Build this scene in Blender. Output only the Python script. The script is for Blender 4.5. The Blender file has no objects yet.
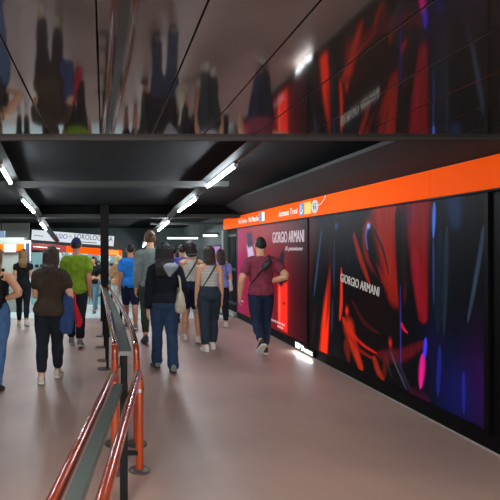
import bpy, bmesh, math, random
import numpy as np
from mathutils import Vector, Matrix, noise
R = math.radians
SC = bpy.context.scene
COL = SC.collection
random.seed(4)

# ------------------------------------------------------------------ camera
CX, CY, F, H0 = 104.0, 248.0, 500.0, 1.6
cam_d = bpy.data.cameras.new('camera'); cam = bpy.data.objects.new('camera', cam_d); COL.objects.link(cam)
cam.location = (0, 0, H0); cam.rotation_euler = (R(90), 0, 0)
cam_d.sensor_width = 36; cam_d.lens = 36
cam_d.shift_x = (250 - CX) / 500; cam_d.shift_y = -(250 - CY) / 500
cam_d.clip_start = 0.05; cam_d.clip_end = 200
SC.camera = cam
# ------------------------------------------------------------------ world, exposure, large lights
w = bpy.data.worlds.new('world'); SC.world = w; w.use_nodes = True
w.node_tree.nodes['Background'].inputs[0].default_value = (0.8, 0.9, 1, 1)
w.node_tree.nodes['Background'].inputs[1].default_value = 0.12
SC.view_settings.view_transform = 'Standard'; SC.view_settings.look = 'None'
SC.view_settings.gamma = 1; SC.view_settings.use_curve_mapping = False
SC.view_settings.exposure = 0.0
def area(name, loc, sx, sy, power, col=(1, .97, .92), rot=(0, 0, 0)):
    l = bpy.data.lights.new(name, 'AREA'); l.shape = 'RECTANGLE'; l.size = sx; l.size_y = sy; l.energy = power; l.color = col
    o = bpy.data.objects.new(name, l); o.location = loc; o.rotation_euler = rot; COL.objects.link(o); return o
area('lamp_row_behind', (-1.2, -1.4, 2.19), .25, 3.5, 380)
area('lamp_row_behind', (1.5, -1.4, 2.19), .25, 3.5, 330)
area('concourse_light', (-.6, -4.7, 1.35), 6.5, 2.2, 300, (1, .97, .93), (R(90), 0, 0))
area('hall_ceiling_light', (-2.2, 14.0, 2.2), 2.2, 1.2, 130, (.9, 1, 1))
area('hall_ceiling_light', (1.6, 14.2, 2.2), 2.2, 1.2, 60, (.92, 1, 1))

# ------------------------------------------------------------------ materials
def s2l(c):
    c = c / 255.0
    return c / 12.92 if c <= .04045 else ((c + .055) / 1.055) ** 2.4
def rgb(r, g, b): return (s2l(r), s2l(g), s2l(b), 1)
def mat(name, col, rough=.6, metal=0., var=.0, vscale=8., bump=0., bscale=80., emit=0., ecol=None, coat=0., stretch=(1, 1, 1), spec=None):
    m = bpy.data.materials.new(name); m.use_nodes = True
    nt = m.node_tree; b = nt.nodes['Principled BSDF']
    if len(col) == 3: col = rgb(*col)
    b.inputs['Base Color'].default_value = col
    b.inputs['Roughness'].default_value = rough; b.inputs['Metallic'].default_value = metal
    if spec is not None: b.inputs['Specular IOR Level'].default_value = spec
    if coat: b.inputs['Coat Weight'].default_value = coat; b.inputs['Coat Roughness'].default_value = .08
    if emit:
        b.inputs['Emission Color'].default_value = ecol or col; b.inputs['Emission Strength'].default_value = emit
    if var or bump:
        tc = nt.nodes.new('ShaderNodeTexCoord'); mp = nt.nodes.new('ShaderNodeMapping')
        mp.inputs['Scale'].default_value = stretch
        nt.links.new(tc.outputs['Object'], mp.inputs['Vector'])
    if var:
        n = nt.nodes.new('ShaderNodeTexNoise'); n.inputs['Scale'].default_value = vscale; n.inputs['Detail'].default_value = 5
        nt.links.new(mp.outputs[0], n.inputs['Vector'])
        cr = nt.nodes.new('ShaderNodeValToRGB')
        lo, hi = [max(0, c * (1 - var)) for c in col[:3]], [min(1, c * (1 + var)) for c in col[:3]]
        cr.color_ramp.elements[0].color = (*lo, 1); cr.color_ramp.elements[1].color = (*hi, 1)
        cr.color_ramp.elements[0].position = .3; cr.color_ramp.elements[1].position = .7
        nt.links.new(n.outputs['Fac'], cr.inputs[0]); nt.links.new(cr.outputs[0], b.inputs['Base Color'])
    if bump:
        n2 = nt.nodes.new('ShaderNodeTexNoise'); n2.inputs['Scale'].default_value = bscale; n2.inputs['Detail'].default_value = 3
        nt.links.new(mp.outputs[0], n2.inputs['Vector'])
        bp = nt.nodes.new('ShaderNodeBump'); bp.inputs['Strength'].default_value = bump; bp.inputs['Distance'].default_value = .01
        nt.links.new(n2.outputs['Fac'], bp.inputs['Height']); nt.links.new(bp.outputs[0], b.inputs['Normal'])
    return m
def fabric(name, col, var=.18, rough=.9, bump=.25): return mat(name, col, rough, var=var, vscale=14, bump=bump, bscale=220, spec=.2)
def emis(name, col, s): return mat(name, (8, 8, 8), .5, emit=s, ecol=rgb(*col))

M = {}
M['floor'] = mat('pink brown rubber floor', (160, 133, 123), .42, var=.16, vscale=.9, bump=.12, bscale=60, spec=.45)
M['hall_floor'] = mat('pale hall floor', (175, 190, 190), .3, var=.08, vscale=2)
M['mirror'] = mat('brushed mirror ceiling panel', (146, 144, 144), .055, .93, var=.05, vscale=3, bump=.012, bscale=3)
M['seam'] = mat('dark seam', (14, 14, 15), .6)
M['edge'] = mat('grey edge metal', (38, 38, 38), .5, .2, var=.1)
M['dark_ceiling'] = mat('black ceiling paint', (7, 9, 9), .85, var=.2, vscale=1.2, spec=.15)
M['beam'] = mat('grey beam paint', (44, 47, 45), .6, var=.1)
M['black'] = mat('matt black', (7, 7, 8), .6, var=.1, spec=.2)
M['black_gloss'] = mat('black frame', (4, 4, 5), .5, spec=.1)
M['grey_wall'] = mat('grey wall', (62, 70, 70), .8, var=.12, vscale=2)
M['pillar_wall'] = mat('pale grey wall', (120, 124, 118), .7, var=.08, vscale=2)
M['soffit'] = mat('soffit grey', (28, 31, 31), .7, var=.12, vscale=2)
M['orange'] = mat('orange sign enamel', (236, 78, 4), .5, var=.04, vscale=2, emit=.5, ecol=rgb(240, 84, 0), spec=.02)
M['rail'] = mat('orange red rail lacquer', (128, 50, 22), .2, var=.1, vscale=6, coat=.7)
M['rail_post'] = mat('orange red post lacquer', (150, 56, 14), .3, var=.1, vscale=6, coat=.4)
M['steel'] = mat('galvanised plate', (98, 104, 99), .45, .15, var=.12, vscale=9)
M['bar'] = mat('grey green bar', (96, 106, 102), .4, .5, var=.1, vscale=9)
M['disc'] = mat('floor disc', (92, 86, 84), .4, .6)
M['ring'] = mat('steel ring', (190, 190, 188), .25, 1)
M['tube'] = emis('fluorescent tube', (238, 246, 255), 130.0)
M['tube_dim'] = emis('far fluorescent tube', (235, 250, 250), 2.2)
M['housing'] = mat('grey lamp channel', (52, 55, 54), .5, .3)
M['tube_housing'] = mat('dark tube housing', (26, 28, 28), .6)
M['white_sign'] = emis('backlit white sign', (232, 238, 246), .82)
M['shop_glow'] = emis('lit shop interior', (170, 214, 218), .62)
M['white'] = mat('white paint', (205, 208, 206), .6, var=.05)
M['letter_dark'] = mat('dark lettering', (34, 38, 56), .6)
M['letter_blue'] = mat('blue lettering', (28, 48, 150), .6)
M['letter_grey'] = mat('grey lettering', (120, 124, 136), .6)
M['letter_white'] = mat('white lettering', (232, 226, 218), .6, emit=.35, ecol=rgb(235, 230, 225))
M['ad_letter'] = emis('bright advert lettering', (226, 206, 214), .8)
M['ad_letter_grey'] = emis('silver advert lettering', (196, 190, 182), .72)
M['glow_letter'] = emis('glowing lettering', (236, 246, 255), 4.0)
M['red_fascia'] = mat('dark red fascia', (140, 30, 30), .5, var=.1, emit=.25, ecol=rgb(140, 28, 30))
M['blue'] = mat('blue pictogram', (60, 120, 170), .5, emit=.3, ecol=rgb(70, 130, 180))
M['yellow'] = mat('yellow pictogram', (225, 180, 50), .5, emit=.3, ecol=rgb(230, 180, 50))
M['gate'] = mat('dark green gate metal', (40, 46, 44), .5, .4, var=.15)
M['post_grey'] = mat('grey gate post', (98, 106, 100), .5, .2, var=.1)
M['kerb'] = mat('pale kerb', (150, 148, 140), .6, var=.1)
M['navy_panel'] = mat('navy banner', (26, 40, 74), .5, var=.2, vscale=5)
M['skin'] = mat('skin', (198, 148, 116), .55, var=.08, vscale=12)
M['skin_tan'] = mat('tanned skin', (176, 122, 92), .55, var=.08, vscale=12)
M['eye'] = mat('eye', (34, 26, 24), .3)
M['lip'] = mat('lips', (140, 78, 70), .5)
M['sole_white'] = mat('white rubber sole', (206, 204, 196), .6)
M['sole_dark'] = mat('dark rubber sole', (48, 46, 46), .7)

# ------------------------------------------------------------------ mesh helpers
def tag(o, label=None, cat=None, group=None, kind=None):
    if label: o['label'] = label
    if cat: o['category'] = cat
    if group: o['group'] = group
    if kind: o['kind'] = kind
    return o
def empty(name, loc, label=None, cat=None, group=None, rz=0):
    o = bpy.data.objects.new(name, None); o.location = loc; o.rotation_euler = (0, 0, rz); o.empty_display_size = .1
    COL.objects.link(o); return tag(o, label, cat, group)
def link(name, me, m, parent=None, local=False, smooth=True):
    if parent is not None and not local:
        me.transform(Matrix.Translation(-Vector(parent.location)))
    o = bpy.data.objects.new(name, me)
    if m is not None:
        me.materials.clear(); me.materials.append(m)
    if smooth:
        me.shade_smooth(); me.set_sharp_from_angle(angle=R(38))
    COL.objects.link(o)
    if parent is not None: o.parent = parent
    return o
def obj(name, bm, m, parent=None, local=False, smooth=True):
    bmesh.ops.recalc_face_normals(bm, faces=bm.faces)
    me = bpy.data.meshes.new(name); bm.to_mesh(me); bm.free()
    return link(name, me, m, parent, local, smooth)
def box(bm, x0, x1, y0, y1, z0, z1, bev=0., rot=None, piv=None):
    g = bmesh.ops.create_cube(bm, size=1)
    vs = g['verts']
    for v in vs:
        v.co = Vector(((x0 + x1) / 2 + v.co.x * (x1 - x0), (y0 + y1) / 2 + v.co.y * (y1 - y0), (z0 + z1) / 2 + v.co.z * (z1 - z0)))
    if bev:
        es = list({e for v in vs for e in v.link_edges})
        r = bmesh.ops.bevel(bm, geom=es, offset=bev, segments=2, affect='EDGES', profile=.7)
        vs = list({v for f in r['faces'] for v in f.verts} | {v for v in vs if v.is_valid})
    if rot is not None:
        for v in vs: v.co = piv + rot @ (v.co - piv)
    return bm
def B(*a, **k): return box(bmesh.new(), *a, **k)
def loft(bm, rings, cap=True):
    loops = []
    for r in rings: loops.append([bm.verts.new(p) for p in r])
    n = len(loops[0])
    for a, b in zip(loops, loops[1:]):
        for i in range(n): bm.faces.new((a[i], a[(i + 1) % n], b[(i + 1) % n], b[i]))
    if cap:
        for lp in (loops[0], loops[-1]):
            c = bm.verts.new(sum((v.co for v in lp), Vector()) / n)
            for i in range(n): bm.faces.new((lp[i], lp[(i + 1) % n], c))
    return bm
def ell(c, ax, ay, n=16, p=2.0):
    out = []
    for i in range(n):
        t = 2 * math.pi * i / n; ct, st = math.cos(t), math.sin(t)
        out.append(c + ax * (math.copysign(abs(ct) ** (2 / p), ct)) + ay * (math.copysign(abs(st) ** (2 / p), st)))
    return out
def frames(pts, ref=None):
    pts = [Vector(p) for p in pts]; out = []; n = len(pts)
    ref = Vector(ref) if ref is not None else None
    prev = None
    for i in range(n):
        t = (pts[min(i + 1, n - 1)] - pts[max(i - 1, 0)]).normalized()
        if ref is not None:
            u = (ref - t * ref.dot(t))
            if u.length < 1e-4: u = t.orthogonal()
            u.normalize()
        elif prev is None:
            u = t.orthogonal().normalized()
        else:
            u = (prev - t * prev.dot(t)).normalized()
        prev = u
        out.append((pts[i], u, t.cross(u)))
    return out
def tube(bm, pts, r, n=12, ry=None, ref=None, roundcap=False):
    fr = frames(pts, ref); k = len(fr)
    rs = r if isinstance(r, (list, tuple)) else [r] * k
    rys = ry if isinstance(ry, (list, tuple)) else ([ry] * k if ry else rs)
    rings = [ell(c, u * a, v * b, n) for (c, u, v), a, b in zip(fr, rs, rys)]
    if roundcap:
        t0 = (fr[0][0] - fr[1][0]).normalized(); t1 = (fr[-1][0] - fr[-2][0]).normalized()
        pre, post = [], []
        for s in (.5, .87):
            q = math.sqrt(1 - s * s)
            pre.insert(0, ell(fr[0][0] + t0 * rs[0] * s, fr[0][1] * rs[0] * q, fr[0][2] * rys[0] * q, n))
            post.append(ell(fr[-1][0] + t1 * rs[-1] * s, fr[-1][1] * rs[-1] * q, fr[-1][2] * rys[-1] * q, n))
        rings = pre + rings + post
    return loft(bm, rings)
def spline(pts, n=6):
    P = [Vector(p) for p in pts]; out = []
    for i in range(len(P) - 1):
        p0, p1, p2, p3 = P[max(i - 1, 0)], P[i], P[i + 1], P[min(i + 2, len(P) - 1)]
        for k in range(n):
            t = k / n
            out.append(.5 * ((2 * p1) + (p2 - p0) * t + (2 * p0 - 5 * p1 + 4 * p2 - p3) * t * t + (3 * p1 - p0 - 3 * p2 + p3) * t ** 3))
    out.append(P[-1]); return out
def corner(pts, r=.06, n=6):
    P = [Vector(p) for p in pts]; out = [P[0]]
    for a, b, c in zip(P, P[1:], P[2:]):
        d0, d1 = (a - b).normalized(), (c - b).normalized()
        s, e = b + d0 * r, b + d1 * r
        for k in range(n + 1):
            t = k / n; out.append(s * (1 - t) ** 2 + b * 2 * t * (1 - t) + e * t * t)
    out.append(P[-1]); return out
def remesh(bm, vox, smooth=3, amp=0., ns=(14, 14, 7), seed=0.):
    """one continuous skin over every piece of bm, with cloth folds or strands raised on it"""
    me = bpy.data.meshes.new('t'); bmesh.ops.recalc_face_normals(bm, faces=bm.faces); bm.to_mesh(me); bm.free()
    o = bpy.data.objects.new('t', me); COL.objects.link(o)
    a = o.modifiers.new('r', 'REMESH'); a.mode = 'VOXEL'; a.voxel_size = vox; a.use_smooth_shade = True
    if smooth:
        s = o.modifiers.new('s', 'SMOOTH'); s.factor = .5; s.iterations = smooth
    dg = bpy.context.evaluated_depsgraph_get()
    out = bpy.data.meshes.new_from_object(o.evaluated_get(dg))
    bpy.data.objects.remove(o); bpy.data.meshes.remove(me)
    if amp:
        nr = [v.normal.copy() for v in out.vertices]; S = Vector((seed, seed * 1.7, seed * .3))
        for v, n in zip(out.vertices, nr):
            q = Vector((v.co.x * ns[0], v.co.y * ns[1], v.co.z * ns[2])) + S
            v.co += n * amp * (noise.noise(q) + .5 * noise.noise(q * 2.3))
    out.shade_smooth(); return out
def text_mesh(body, wd, ht, shear=0., ext=.004):
    c = bpy.data.curves.new('t', 'FONT'); c.body = body; c.size = 1; c.shear = shear
    c.resolution_u = 3
    o = bpy.data.objects.new('t', c); COL.objects.link(o)
    dg = bpy.context.evaluated_depsgraph_get()
    me = bpy.data.meshes.new_from_object(o.evaluated_get(dg))
    bpy.data.objects.remove(o)
    co = np.empty(len(me.vertices) * 3); me.vertices.foreach_get('co', co); co = co.reshape(-1, 3)
    mn, mx = co.min(0), co.max(0)
    co[:, 0] = (co[:, 0] - (mn[0] + mx[0]) / 2) / (mx[0] - mn[0]) * wd
    co[:, 1] = (co[:, 1] - (mn[1] + mx[1]) / 2) / (mx[1] - mn[1]) * ht
    me.vertices.foreach_set('co', co.ravel())
    bm = bmesh.new(); bm.from_mesh(me)
    r = bmesh.ops.extrude_face_region(bm, geom=bm.faces[:])
    for v in r['geom']:
        if isinstance(v, bmesh.types.BMVert): v.co.z += ext
    bmesh.ops.recalc_face_normals(bm, faces=bm.faces)
    bm.to_mesh(me); bm.free(); return me
RW = Matrix(((0, 0, -1), (-1, 0, 0), (0, 1, 0)))            # lettering on the right wall, facing the passage
FW = Matrix(((1, 0, 0), (0, 0, -1), (0, 1, 0)))             # lettering facing back along the passage
def letter(name, body, loc, wd, ht, m, parent, basis=RW, roll=0., shear=0.):
    me = text_mesh(body, wd, ht, shear)
    me.transform(Matrix.Translation(loc) @ (basis @ Matrix.Rotation(roll, 3, 'Z')).to_4x4())
    return link(name, me, m, parent, smooth=False)
def at(px, py, Y): return Vector(((px - CX) / F * Y, Y, H0 - (py - CY) / F * Y))
def on_wall(px, py, X=3.03):
    Y = F * X / (px - CX); return (Y, H0 - (py - CY) / F * Y)

# ------------------------------------------------------------------ structure
def struct(name, bm, m, smooth=False): return tag(obj(name, bm, m, smooth=smooth), kind='structure')
XW = 3.04
YR = 11.4                                                    # end of the red floor
struct('floor', B(-5.2, 4.2, -5, YR, -.6, 0), M['floor'])
bm = bmesh.new()                                             # pale hall floor, falling away gently
vs = [bm.verts.new(p) for p in ((-5.2, YR, -.001), (4.2, YR, -.001), (4.2, 15.5, -.36), (-5.2, 15.5, -.36), (4.2, 20, -.42), (-5.2, 20, -.42),
      (-5.2, YR, -.6), (4.2, YR, -.6), (4.2, 20, -.8), (-5.2, 20, -.8))]
for f in ((0, 1, 2, 3), (3, 2, 4, 5), (6, 9, 8, 7), (5, 4, 8, 9)): bm.faces.new([vs[i] for i in f])
struct('floor', bm, M['hall_floor'])
def hall_z(Y): return 0 if Y < YR else -.001 - (Y - YR) * .359 / (15.5 - YR) if Y < 15.5 else -.36

YE = 2.77                                                    # front edge of the low mirror ceiling
bm = bmesh.new(); x = -.3 - .28 * 18
while x < XW - .02:
    x1 = min(x + .28, XW + .3)
    box(bm, x + .0025, x1 - .0025, -5, YE, 2.216, 2.25, .0015)
    x += .28
o = struct('ceiling', bm, M['mirror'])
struct('trim_1', B(-5.2, XW, -5, YE, 2.2515, 2.30), M['seam'])
struct('trim_2', B(-5.2, XW, YE - .0, YE + .03, 2.198, 2.42, .004), M['edge'])
struct('trim_3', B(-5.2, XW, YE + .03, YE + .10, 2.222, 2.75, .004), M['black'])
bm = bmesh.new()
zc = [(2.3, 2.86), (7, 2.72), (10, 2.56), (14, 2.44), (20, 2.36)]
for (y0, z0), (y1, z1) in zip(zc, zc[1:]):
    q = [bm.verts.new(p) for p in ((-5.2, y0, z0), (4.2, y0, z0), (4.2, y1, z1), (-5.2, y1, z1))]
    bm.faces.new(q)
    q = [bm.verts.new(p) for p in ((-5.2, y0, z0 + .1), (4.2, y0, z0 + .1), (4.2, y1, z1 + .1), (-5.2, y1, z1 + .1))]
    bm.faces.new(q)
bmesh.ops.remove_doubles(bm, verts=bm.verts, dist=.001)
struct('ceiling', bm, M['dark_ceiling'])
def beam(n, Y, y0, y1, dep, x0, x1, m='beam'):
    struct(n, B(x0, x1, Y, Y + dep, H0 + (CY - y1) / F * Y, H0 + (CY - y0) / F * Y, .004), M[m])
beam('trim_4', 7.0, 181, 186.5, .2, -5.2, 1.75)
beam('trim_5', 11.0, 214.2, 217.5, .12, -5.2, 3.04)
beam('trim_6', 12.8, 222.5, 224.5, .2, 1.2, 3.04)
struct('trim_7', B(-5.2, 3.04, 11.12, 11.4, 2.27, 2.55), M['dark_ceiling'])
# right wall: black wall with the plinth below the screens
struct('wall_right', B(XW, XW + .25, -5, 11.45, 0, 2.9), M['black_gloss'])
struct('wall_right', B(XW, XW + .25, 12.5, 20, -.6, 2.9), M['grey_wall'])
struct('wall_right', B(XW + .9, XW + 1.1, 11.45, 12.5, -.6, 2.9), M['black'])
struct('baseboard_right', B(XW - .012, XW, -5, 11.45, 0, .012), M['kerb'])
bm = bmesh.new()                                             # sloping grey soffit over the orange band
loft(bm, [[Vector((3.04, y, 2.33)), Vector((2.86, y, 2.42)), Vector((2.62, y, 2.56)), Vector((2.62, y, 2.60)), Vector((3.04, y, 2.60))] for y in (2.9, 12.5)])
struct('trim_8', bm, M['soffit'])
struct('wall_back', B(-5.2, 4.2, 19.2, 19.4, -.6, 2.9), M['grey_wall'])
struct('wall_left', B(-5.3, -5.1, -5, 19.4, -.6, 2.9), M['grey_wall'])
struct('wall_front', B(-5.2, 4.2, -5.2, -5, 0, 2.9), M['grey_wall'])
struct('trim_9', B(XW - .06, XW + .9, 11.5, 12.5, 0, .1, .01), M['kerb'])

# black square pillar carrying the ceiling
p0 = at(104.6, 248, 10.9)
struct('trim_10', B(p0.x - .09, p0.x + .09, 10.9, 11.08, 0, 2.6, .006), M['black'])

# ------------------------------------------------------------------ advertising screens
def paint_grid(y_left, y_right, z0, z1, nu, nv, fn):
    Y = np.linspace(y_left, y_right, nu)[None, :].repeat(nv, 0); Z = np.linspace(z0, z1, nv)[:, None].repeat(nu, 1)
    return Y, Z, fn(Y, Z)
class Art:
    """soft strokes on the screen picture, in metres along the wall (Y) and up (Z)"""
    def __init__(s, Y, Z, bg): s.Y, s.Z = Y, Z; s.img = np.zeros(Y.shape + (3,)) + np.array([s2l(c) for c in bg])
    def mix(s, a, col): c = np.array([s2l(k) for k in col]); s.img = s.img * (1 - a[..., None]) + c * a[..., None]
    def stroke(s, px, col, w0, w1=None, soft=.5, op=1., X=3.03):
        w1 = w0 if w1 is None else w1
        pts = [np.array(on_wall(*p, X)) for p in spline2(px)]
        D = np.full(s.Y.shape, 9.); n = len(pts) - 1
        for i, (a, b) in enumerate(zip(pts, pts[1:])):
            d = b - a; L = max(float(d @ d), 1e-9)
            t = np.clip(((s.Y - a[0]) * d[0] + (s.Z - a[1]) * d[1]) / L, 0, 1)
            dist = np.hypot(s.Y - a[0] - t * d[0], s.Z - a[1] - t * d[1]) / ((w0 + (w1 - w0) * (i + t) / n) * (1 if w0 > .1 or n < 2 and len(px) < 2 else .2 + .9 * np.sqrt(np.sin(np.pi * np.clip((i + t) / n, .004, .996)))))
            D = np.minimum(D, dist)
        s.mix(op * np.clip((1.25 - D) / max(soft * .7, .3) / 1.25, 0, 1) ** 1.2, col)
    def glow(s, px, col, ry, rz, op=1.):
        y, z = on_wall(*px); s.mix(op * np.exp(-((s.Y - y) / ry) ** 2 - ((s.Z - z) / rz) ** 2), col)
    def poly(s, px, col, soft=.02, op=1.):
        P = [on_wall(*p) for p in px]; D = np.full(s.Y.shape, -9.)
        A = sum(a[0] * b[1] - b[0] * a[1] for a, b in zip(P, P[1:] + P[:1])); sg = 1 if A > 0 else -1
        for a, b in zip(P, P[1:] + P[:1]):
            dy, dz = b[0] - a[0], b[1] - a[1]; L = math.hypot(dy, dz)
            D = np.maximum(D, sg * ((s.Y - a[0]) * dz - (s.Z - a[1]) * dy) / L)
        s.mix(op * np.clip(.5 - D / soft, 0, 1), col)
def spline2(px): return [(p.x, p.y) for p in spline([Vector((a, b, 0)) for a, b in px], 5)] if len(px) > 2 else px
def screen(name, label, yl, yr, z0, z1, nu, nv, fn, strength):
    t = empty(name, (XW, (yl + yr) / 2, z0), label, 'advertising screen')
    bm = bmesh.new()
    for a, b, c, d in ((yl + .04, yl, z0 - .03, z1 + .03), (yr, yr - .04, z0 - .03, z1 + .03)): box(bm, XW - .022, XW - .001, b, a, c, d)
    box(bm, XW - .022, XW - .001, yr, yl, z0 - .03, z0); box(bm, XW - .022, XW - .001, yr, yl, z1, z1 + .03)
    obj('bezel', bm, M['black_gloss'], t, smooth=False)
    Y, Z, img = paint_grid(yl, yr, z0, z1, nu, nv, fn)
    me = bpy.data.meshes.new('display')
    verts = [(XW - .012, float(a), float(b)) for a, b in zip(Y.ravel(), Z.ravel())]
    faces = [(j * nu + i, j * nu + i + 1, (j + 1) * nu + i + 1, (j + 1) * nu + i) for j in range(nv - 1) for i in range(nu - 1)]
    me.from_pydata(verts, [], faces)
    ca = me.color_attributes.new('picture', 'FLOAT_COLOR', 'POINT')
    ca.data.foreach_set('color', np.concatenate([np.clip(img.reshape(-1, 3), 0, 1), np.ones((nu * nv, 1))], 1).ravel())
    m = bpy.data.materials.new('screen picture ' + name); m.use_nodes = True; nt = m.node_tree; b = nt.nodes['Principled BSDF']
    at_ = nt.nodes.new('ShaderNodeAttribute'); at_.attribute_name = 'picture'
    nt.links.new(at_.outputs['Color'], b.inputs['Emission Color']); b.inputs['Emission Strength'].default_value = strength
    b.inputs['Base Color'].default_value = (.004, .004, .004, 1); b.inputs['Roughness'].default_value = .4
    b.inputs['Specular IOR Level'].default_value = .04
    link('display', me, m, t, smooth=False)
    return t
ZB, ZT = .16, 2.03
def art_red(Y, Z):
    a = Art(Y, Z, (120, 6, 28))
    u = (11.35 - Y) / 3.9
    a.mix(np.clip(1 - u * 3.2, 0, 1) ** .8 * .9, (172, 30, 104))
    a.mix(np.clip(1 - abs(u - .34) * 3.2, 0, 1) * .85, (168, 10, 38))
    a.mix(np.clip((u - .62) * 2.9, 0, 1) * .93, (28, 4, 10))
    a.mix(np.clip(.5 - (Z - ZB) / 1.2, 0, 1) * .5, (60, 4, 18))
    a.glow((283, 300), (214, 20, 24), .24, .5, .75)
    a.poly([(247, 246), (252, 244), (266, 322), (256, 322)], (206, 188, 226), .1, .95)
    a.poly([(246.5, 233), (252, 232), (253, 246), (248, 248)], (34, 30, 74), .06)
    a.poly([(278, 279), (287.5, 281), (287.5, 333), (278, 327)], (255, 42, 26), .04)
    a.stroke([(279.6, 284), (279.6, 324)], (255, 120, 90), .05, .05, .8, .6)
    a.poly([(278.6, 276), (286.6, 277), (287, 283), (278.6, 281)], (24, 8, 14), .03)
    a.stroke([(281, 276), (281.6, 262), (283.2, 254)], (22, 10, 18), .17, .07, .4)
    a.stroke([(284, 303), (284, 303.6)], (150, 14, 16), .08, .08, .4)
    for y0, y1, z, h in ((9.08, 8.38, .30, .018), (8.74, 8.44, .235, .016), (11.12, 10.85, .44, .016)):   # illegible small print lines
        m = (Y < y0) & (Y > y1) & (abs(Z - z) < h); a.mix(m * (.55 + .4 * np.sin(Y * 95) * np.sin(Y * 41)), (226, 206, 208))
    return a.img
t = screen('advertising_screen', 'red perfume advert screen with bright red bottle, behind the man in maroon', 11.35, 7.46, ZB, ZT, 300, 170, art_red, 1.0)
y0, z0 = on_wall(273, 238); y1, z1 = on_wall(304.5, 235)
letter('lettering', 'GIORGIO ARMANI', (XW - .016, (y0 + y1) / 2, 1.785), y0 - y1, .19, M['ad_letter'], t)
letter('lettering', 'Sì passione', (XW - .016, 7.98, 1.585), .74, .085, M['ad_letter'], t, shear=.4)
def art_dark(Y, Z):
    a = Art(Y, Z, (5, 5, 8))
    S = a.stroke
    a.glow((312, 270), (64, 6, 14), .26, 1.2, .9); a.glow((352, 255), (4, 17, 23), .4, .4, .9); a.glow((372, 310), (26, 8, 8), .4, .3, .8)
    a.glow((450, 290), (5, 13, 20), .4, .9, .8); a.glow((440, 250), (6, 13, 28), .2, .4, .6)
    a.glow((480, 385), (42, 8, 60), .2, .4, .9); a.glow((455, 392), (14, 20, 84), .25, .3, .8); a.glow((435, 352), (16, 12, 56), .2, .3, .7)
    S([(385, 200), (388, 240), (396, 292)], (132, 26, 12), .30, .16, .7, .98)
    S([(340, 214), (334, 250), (331, 290)], (74, 16, 16), .12, .14, .9, .7)
    a.poly([(314, 352), (327.5, 357), (335, 292), (330, 275)], (232, 50, 12), .10)
    S([(332, 262), (326, 330)], (96, 20, 12), .10, .02, .9, .7)
    S([(325, 210), (319, 270), (311, 354)], (7, 7, 12), .17, .27, .4)
    S([(322, 228), (318, 262), (314, 296)], (56, 76, 108), .03, .025, .9, .75)
    S([(316, 310), (312, 342)], (52, 14, 20), .04, .03, .9, .8)
    S([(337, 222), (336.5, 285), (334, 364)], (9, 10, 17), .15, .19, .4)
    S([(334.5, 240), (334, 290)], (40, 56, 84), .035, .025, .9, .7); a.glow((336.5, 226), (54, 78, 130), .04, .04, .9)
    S([(333, 300), (331.5, 335)], (48, 54, 74), .04, .03, .9, .6)
    S([(341.5, 268), (341.5, 300), (340, 320)], (206, 50, 18), .03, .05, .9, .9); a.glow((347, 311), (226, 52, 18), .035, .05, .9)
    S([(343, 318), (348, 330)], (180, 40, 18), .06, .03, .9, .8)
    S([(354, 234), (358, 250), (364, 268), (370, 284)], (138, 34, 14), .05, .045, .9, .9)
    a.glow((354, 236), (110, 44, 60), .03, .05, .7)
    S([(369, 226), (366, 237), (369, 258), (382, 277), (396, 300)], (118, 24, 14), .11, .04, .9, .85)
    S([(370.5, 228), (368.5, 240), (373, 262), (381, 280)], (8, 8, 13), .08, .03, .6)
    S([(368.5, 224), (366, 236), (368, 250)], (70, 96, 160), .025, .015, .9, .8); a.glow((368.8, 226), (140, 170, 236), .03, .03, .9)
    S([(372, 225), (382, 246), (389, 274)], (34, 14, 22), .03, .02, .9, .9); S([(373.5, 225), (384, 246), (391, 274)], (120, 60, 60), .014, .01, .9, .6)
    S([(398, 208), (400, 260), (402, 330)], (8, 8, 14), .09, .05, .7)
    S([(404, 206), (405, 290)], (34, 10, 16), .04, .04, .9, .8)
    S([(418, 196), (418.5, 250), (423, 316)], (112, 10, 20), .21, .07, .6, .97); S([(414, 250), (424, 322)], (126, 16, 34), .10, .05, .9, .8)
    S([(409, 204), (409, 226)], (50, 20, 60), .06, .05, .9, .6)
    S([(434.5, 203), (433.5, 238)], (70, 108, 196), .03, .02, .9, .9); S([(433.5, 238), (434, 305)], (44, 56, 100), .02, .014, .9, .8)
    S([(454, 198), (456, 222)], (26, 46, 80), .12, .08, .9, .7)
    S([(447, 226), (444, 335)], (34, 46, 58), .04, .03, .9, .8)
    S([(484, 226), (479, 262), (468, 322)], (52, 66, 82), .026, .024, .9, .8)
    S([(441, 230), (438, 330)], (16, 30, 44), .07, .07, .9, .7)
    S([(349, 328), (354, 346), (361, 367)], (176, 44, 16), .14, .06, .9, .9); S([(346, 340), (349, 362)], (110, 26, 14), .1, .05, .9, .8)
    S([(350, 330), (362, 344), (378, 354)], (186, 30, 20), .022, .018, .9, .9); S([(348, 334), (360, 350), (376, 360)], (130, 20, 16), .03, .02, .9, .8)
    S([(378, 355), (402, 355), (426, 342)], (84, 14, 22), .09, .05, .9, .9)
    S([(374, 357), (378, 370), (384, 380)], (150, 40, 18), .06, .04, .9, .85); S([(386, 356), (384, 380)], (90, 24, 16), .05, .04, .9, .8)
    a.glow((390.5, 343), (200, 36, 30), .025, .045, .9)
    S([(352, 300), (364, 322), (380, 334)], (70, 16, 12), .04, .02, .9, .8)
    S([(390, 350), (398, 370), (407, 390)], (70, 68, 80), .02, .014, .9, .8); S([(385, 352), (392, 378)], (60, 50, 60), .016, .012, .9, .7)
    S([(395, 352), (404, 376), (412, 392)], (44, 36, 60), .03, .02, .9, .7)
    S([(401.5, 323), (404, 329), (408, 333)], (214, 24, 60), .024, .012, .9, .9)
    S([(400.5, 285), (401, 366)], (58, 48, 130), .014, .012, .9, .8)
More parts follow.
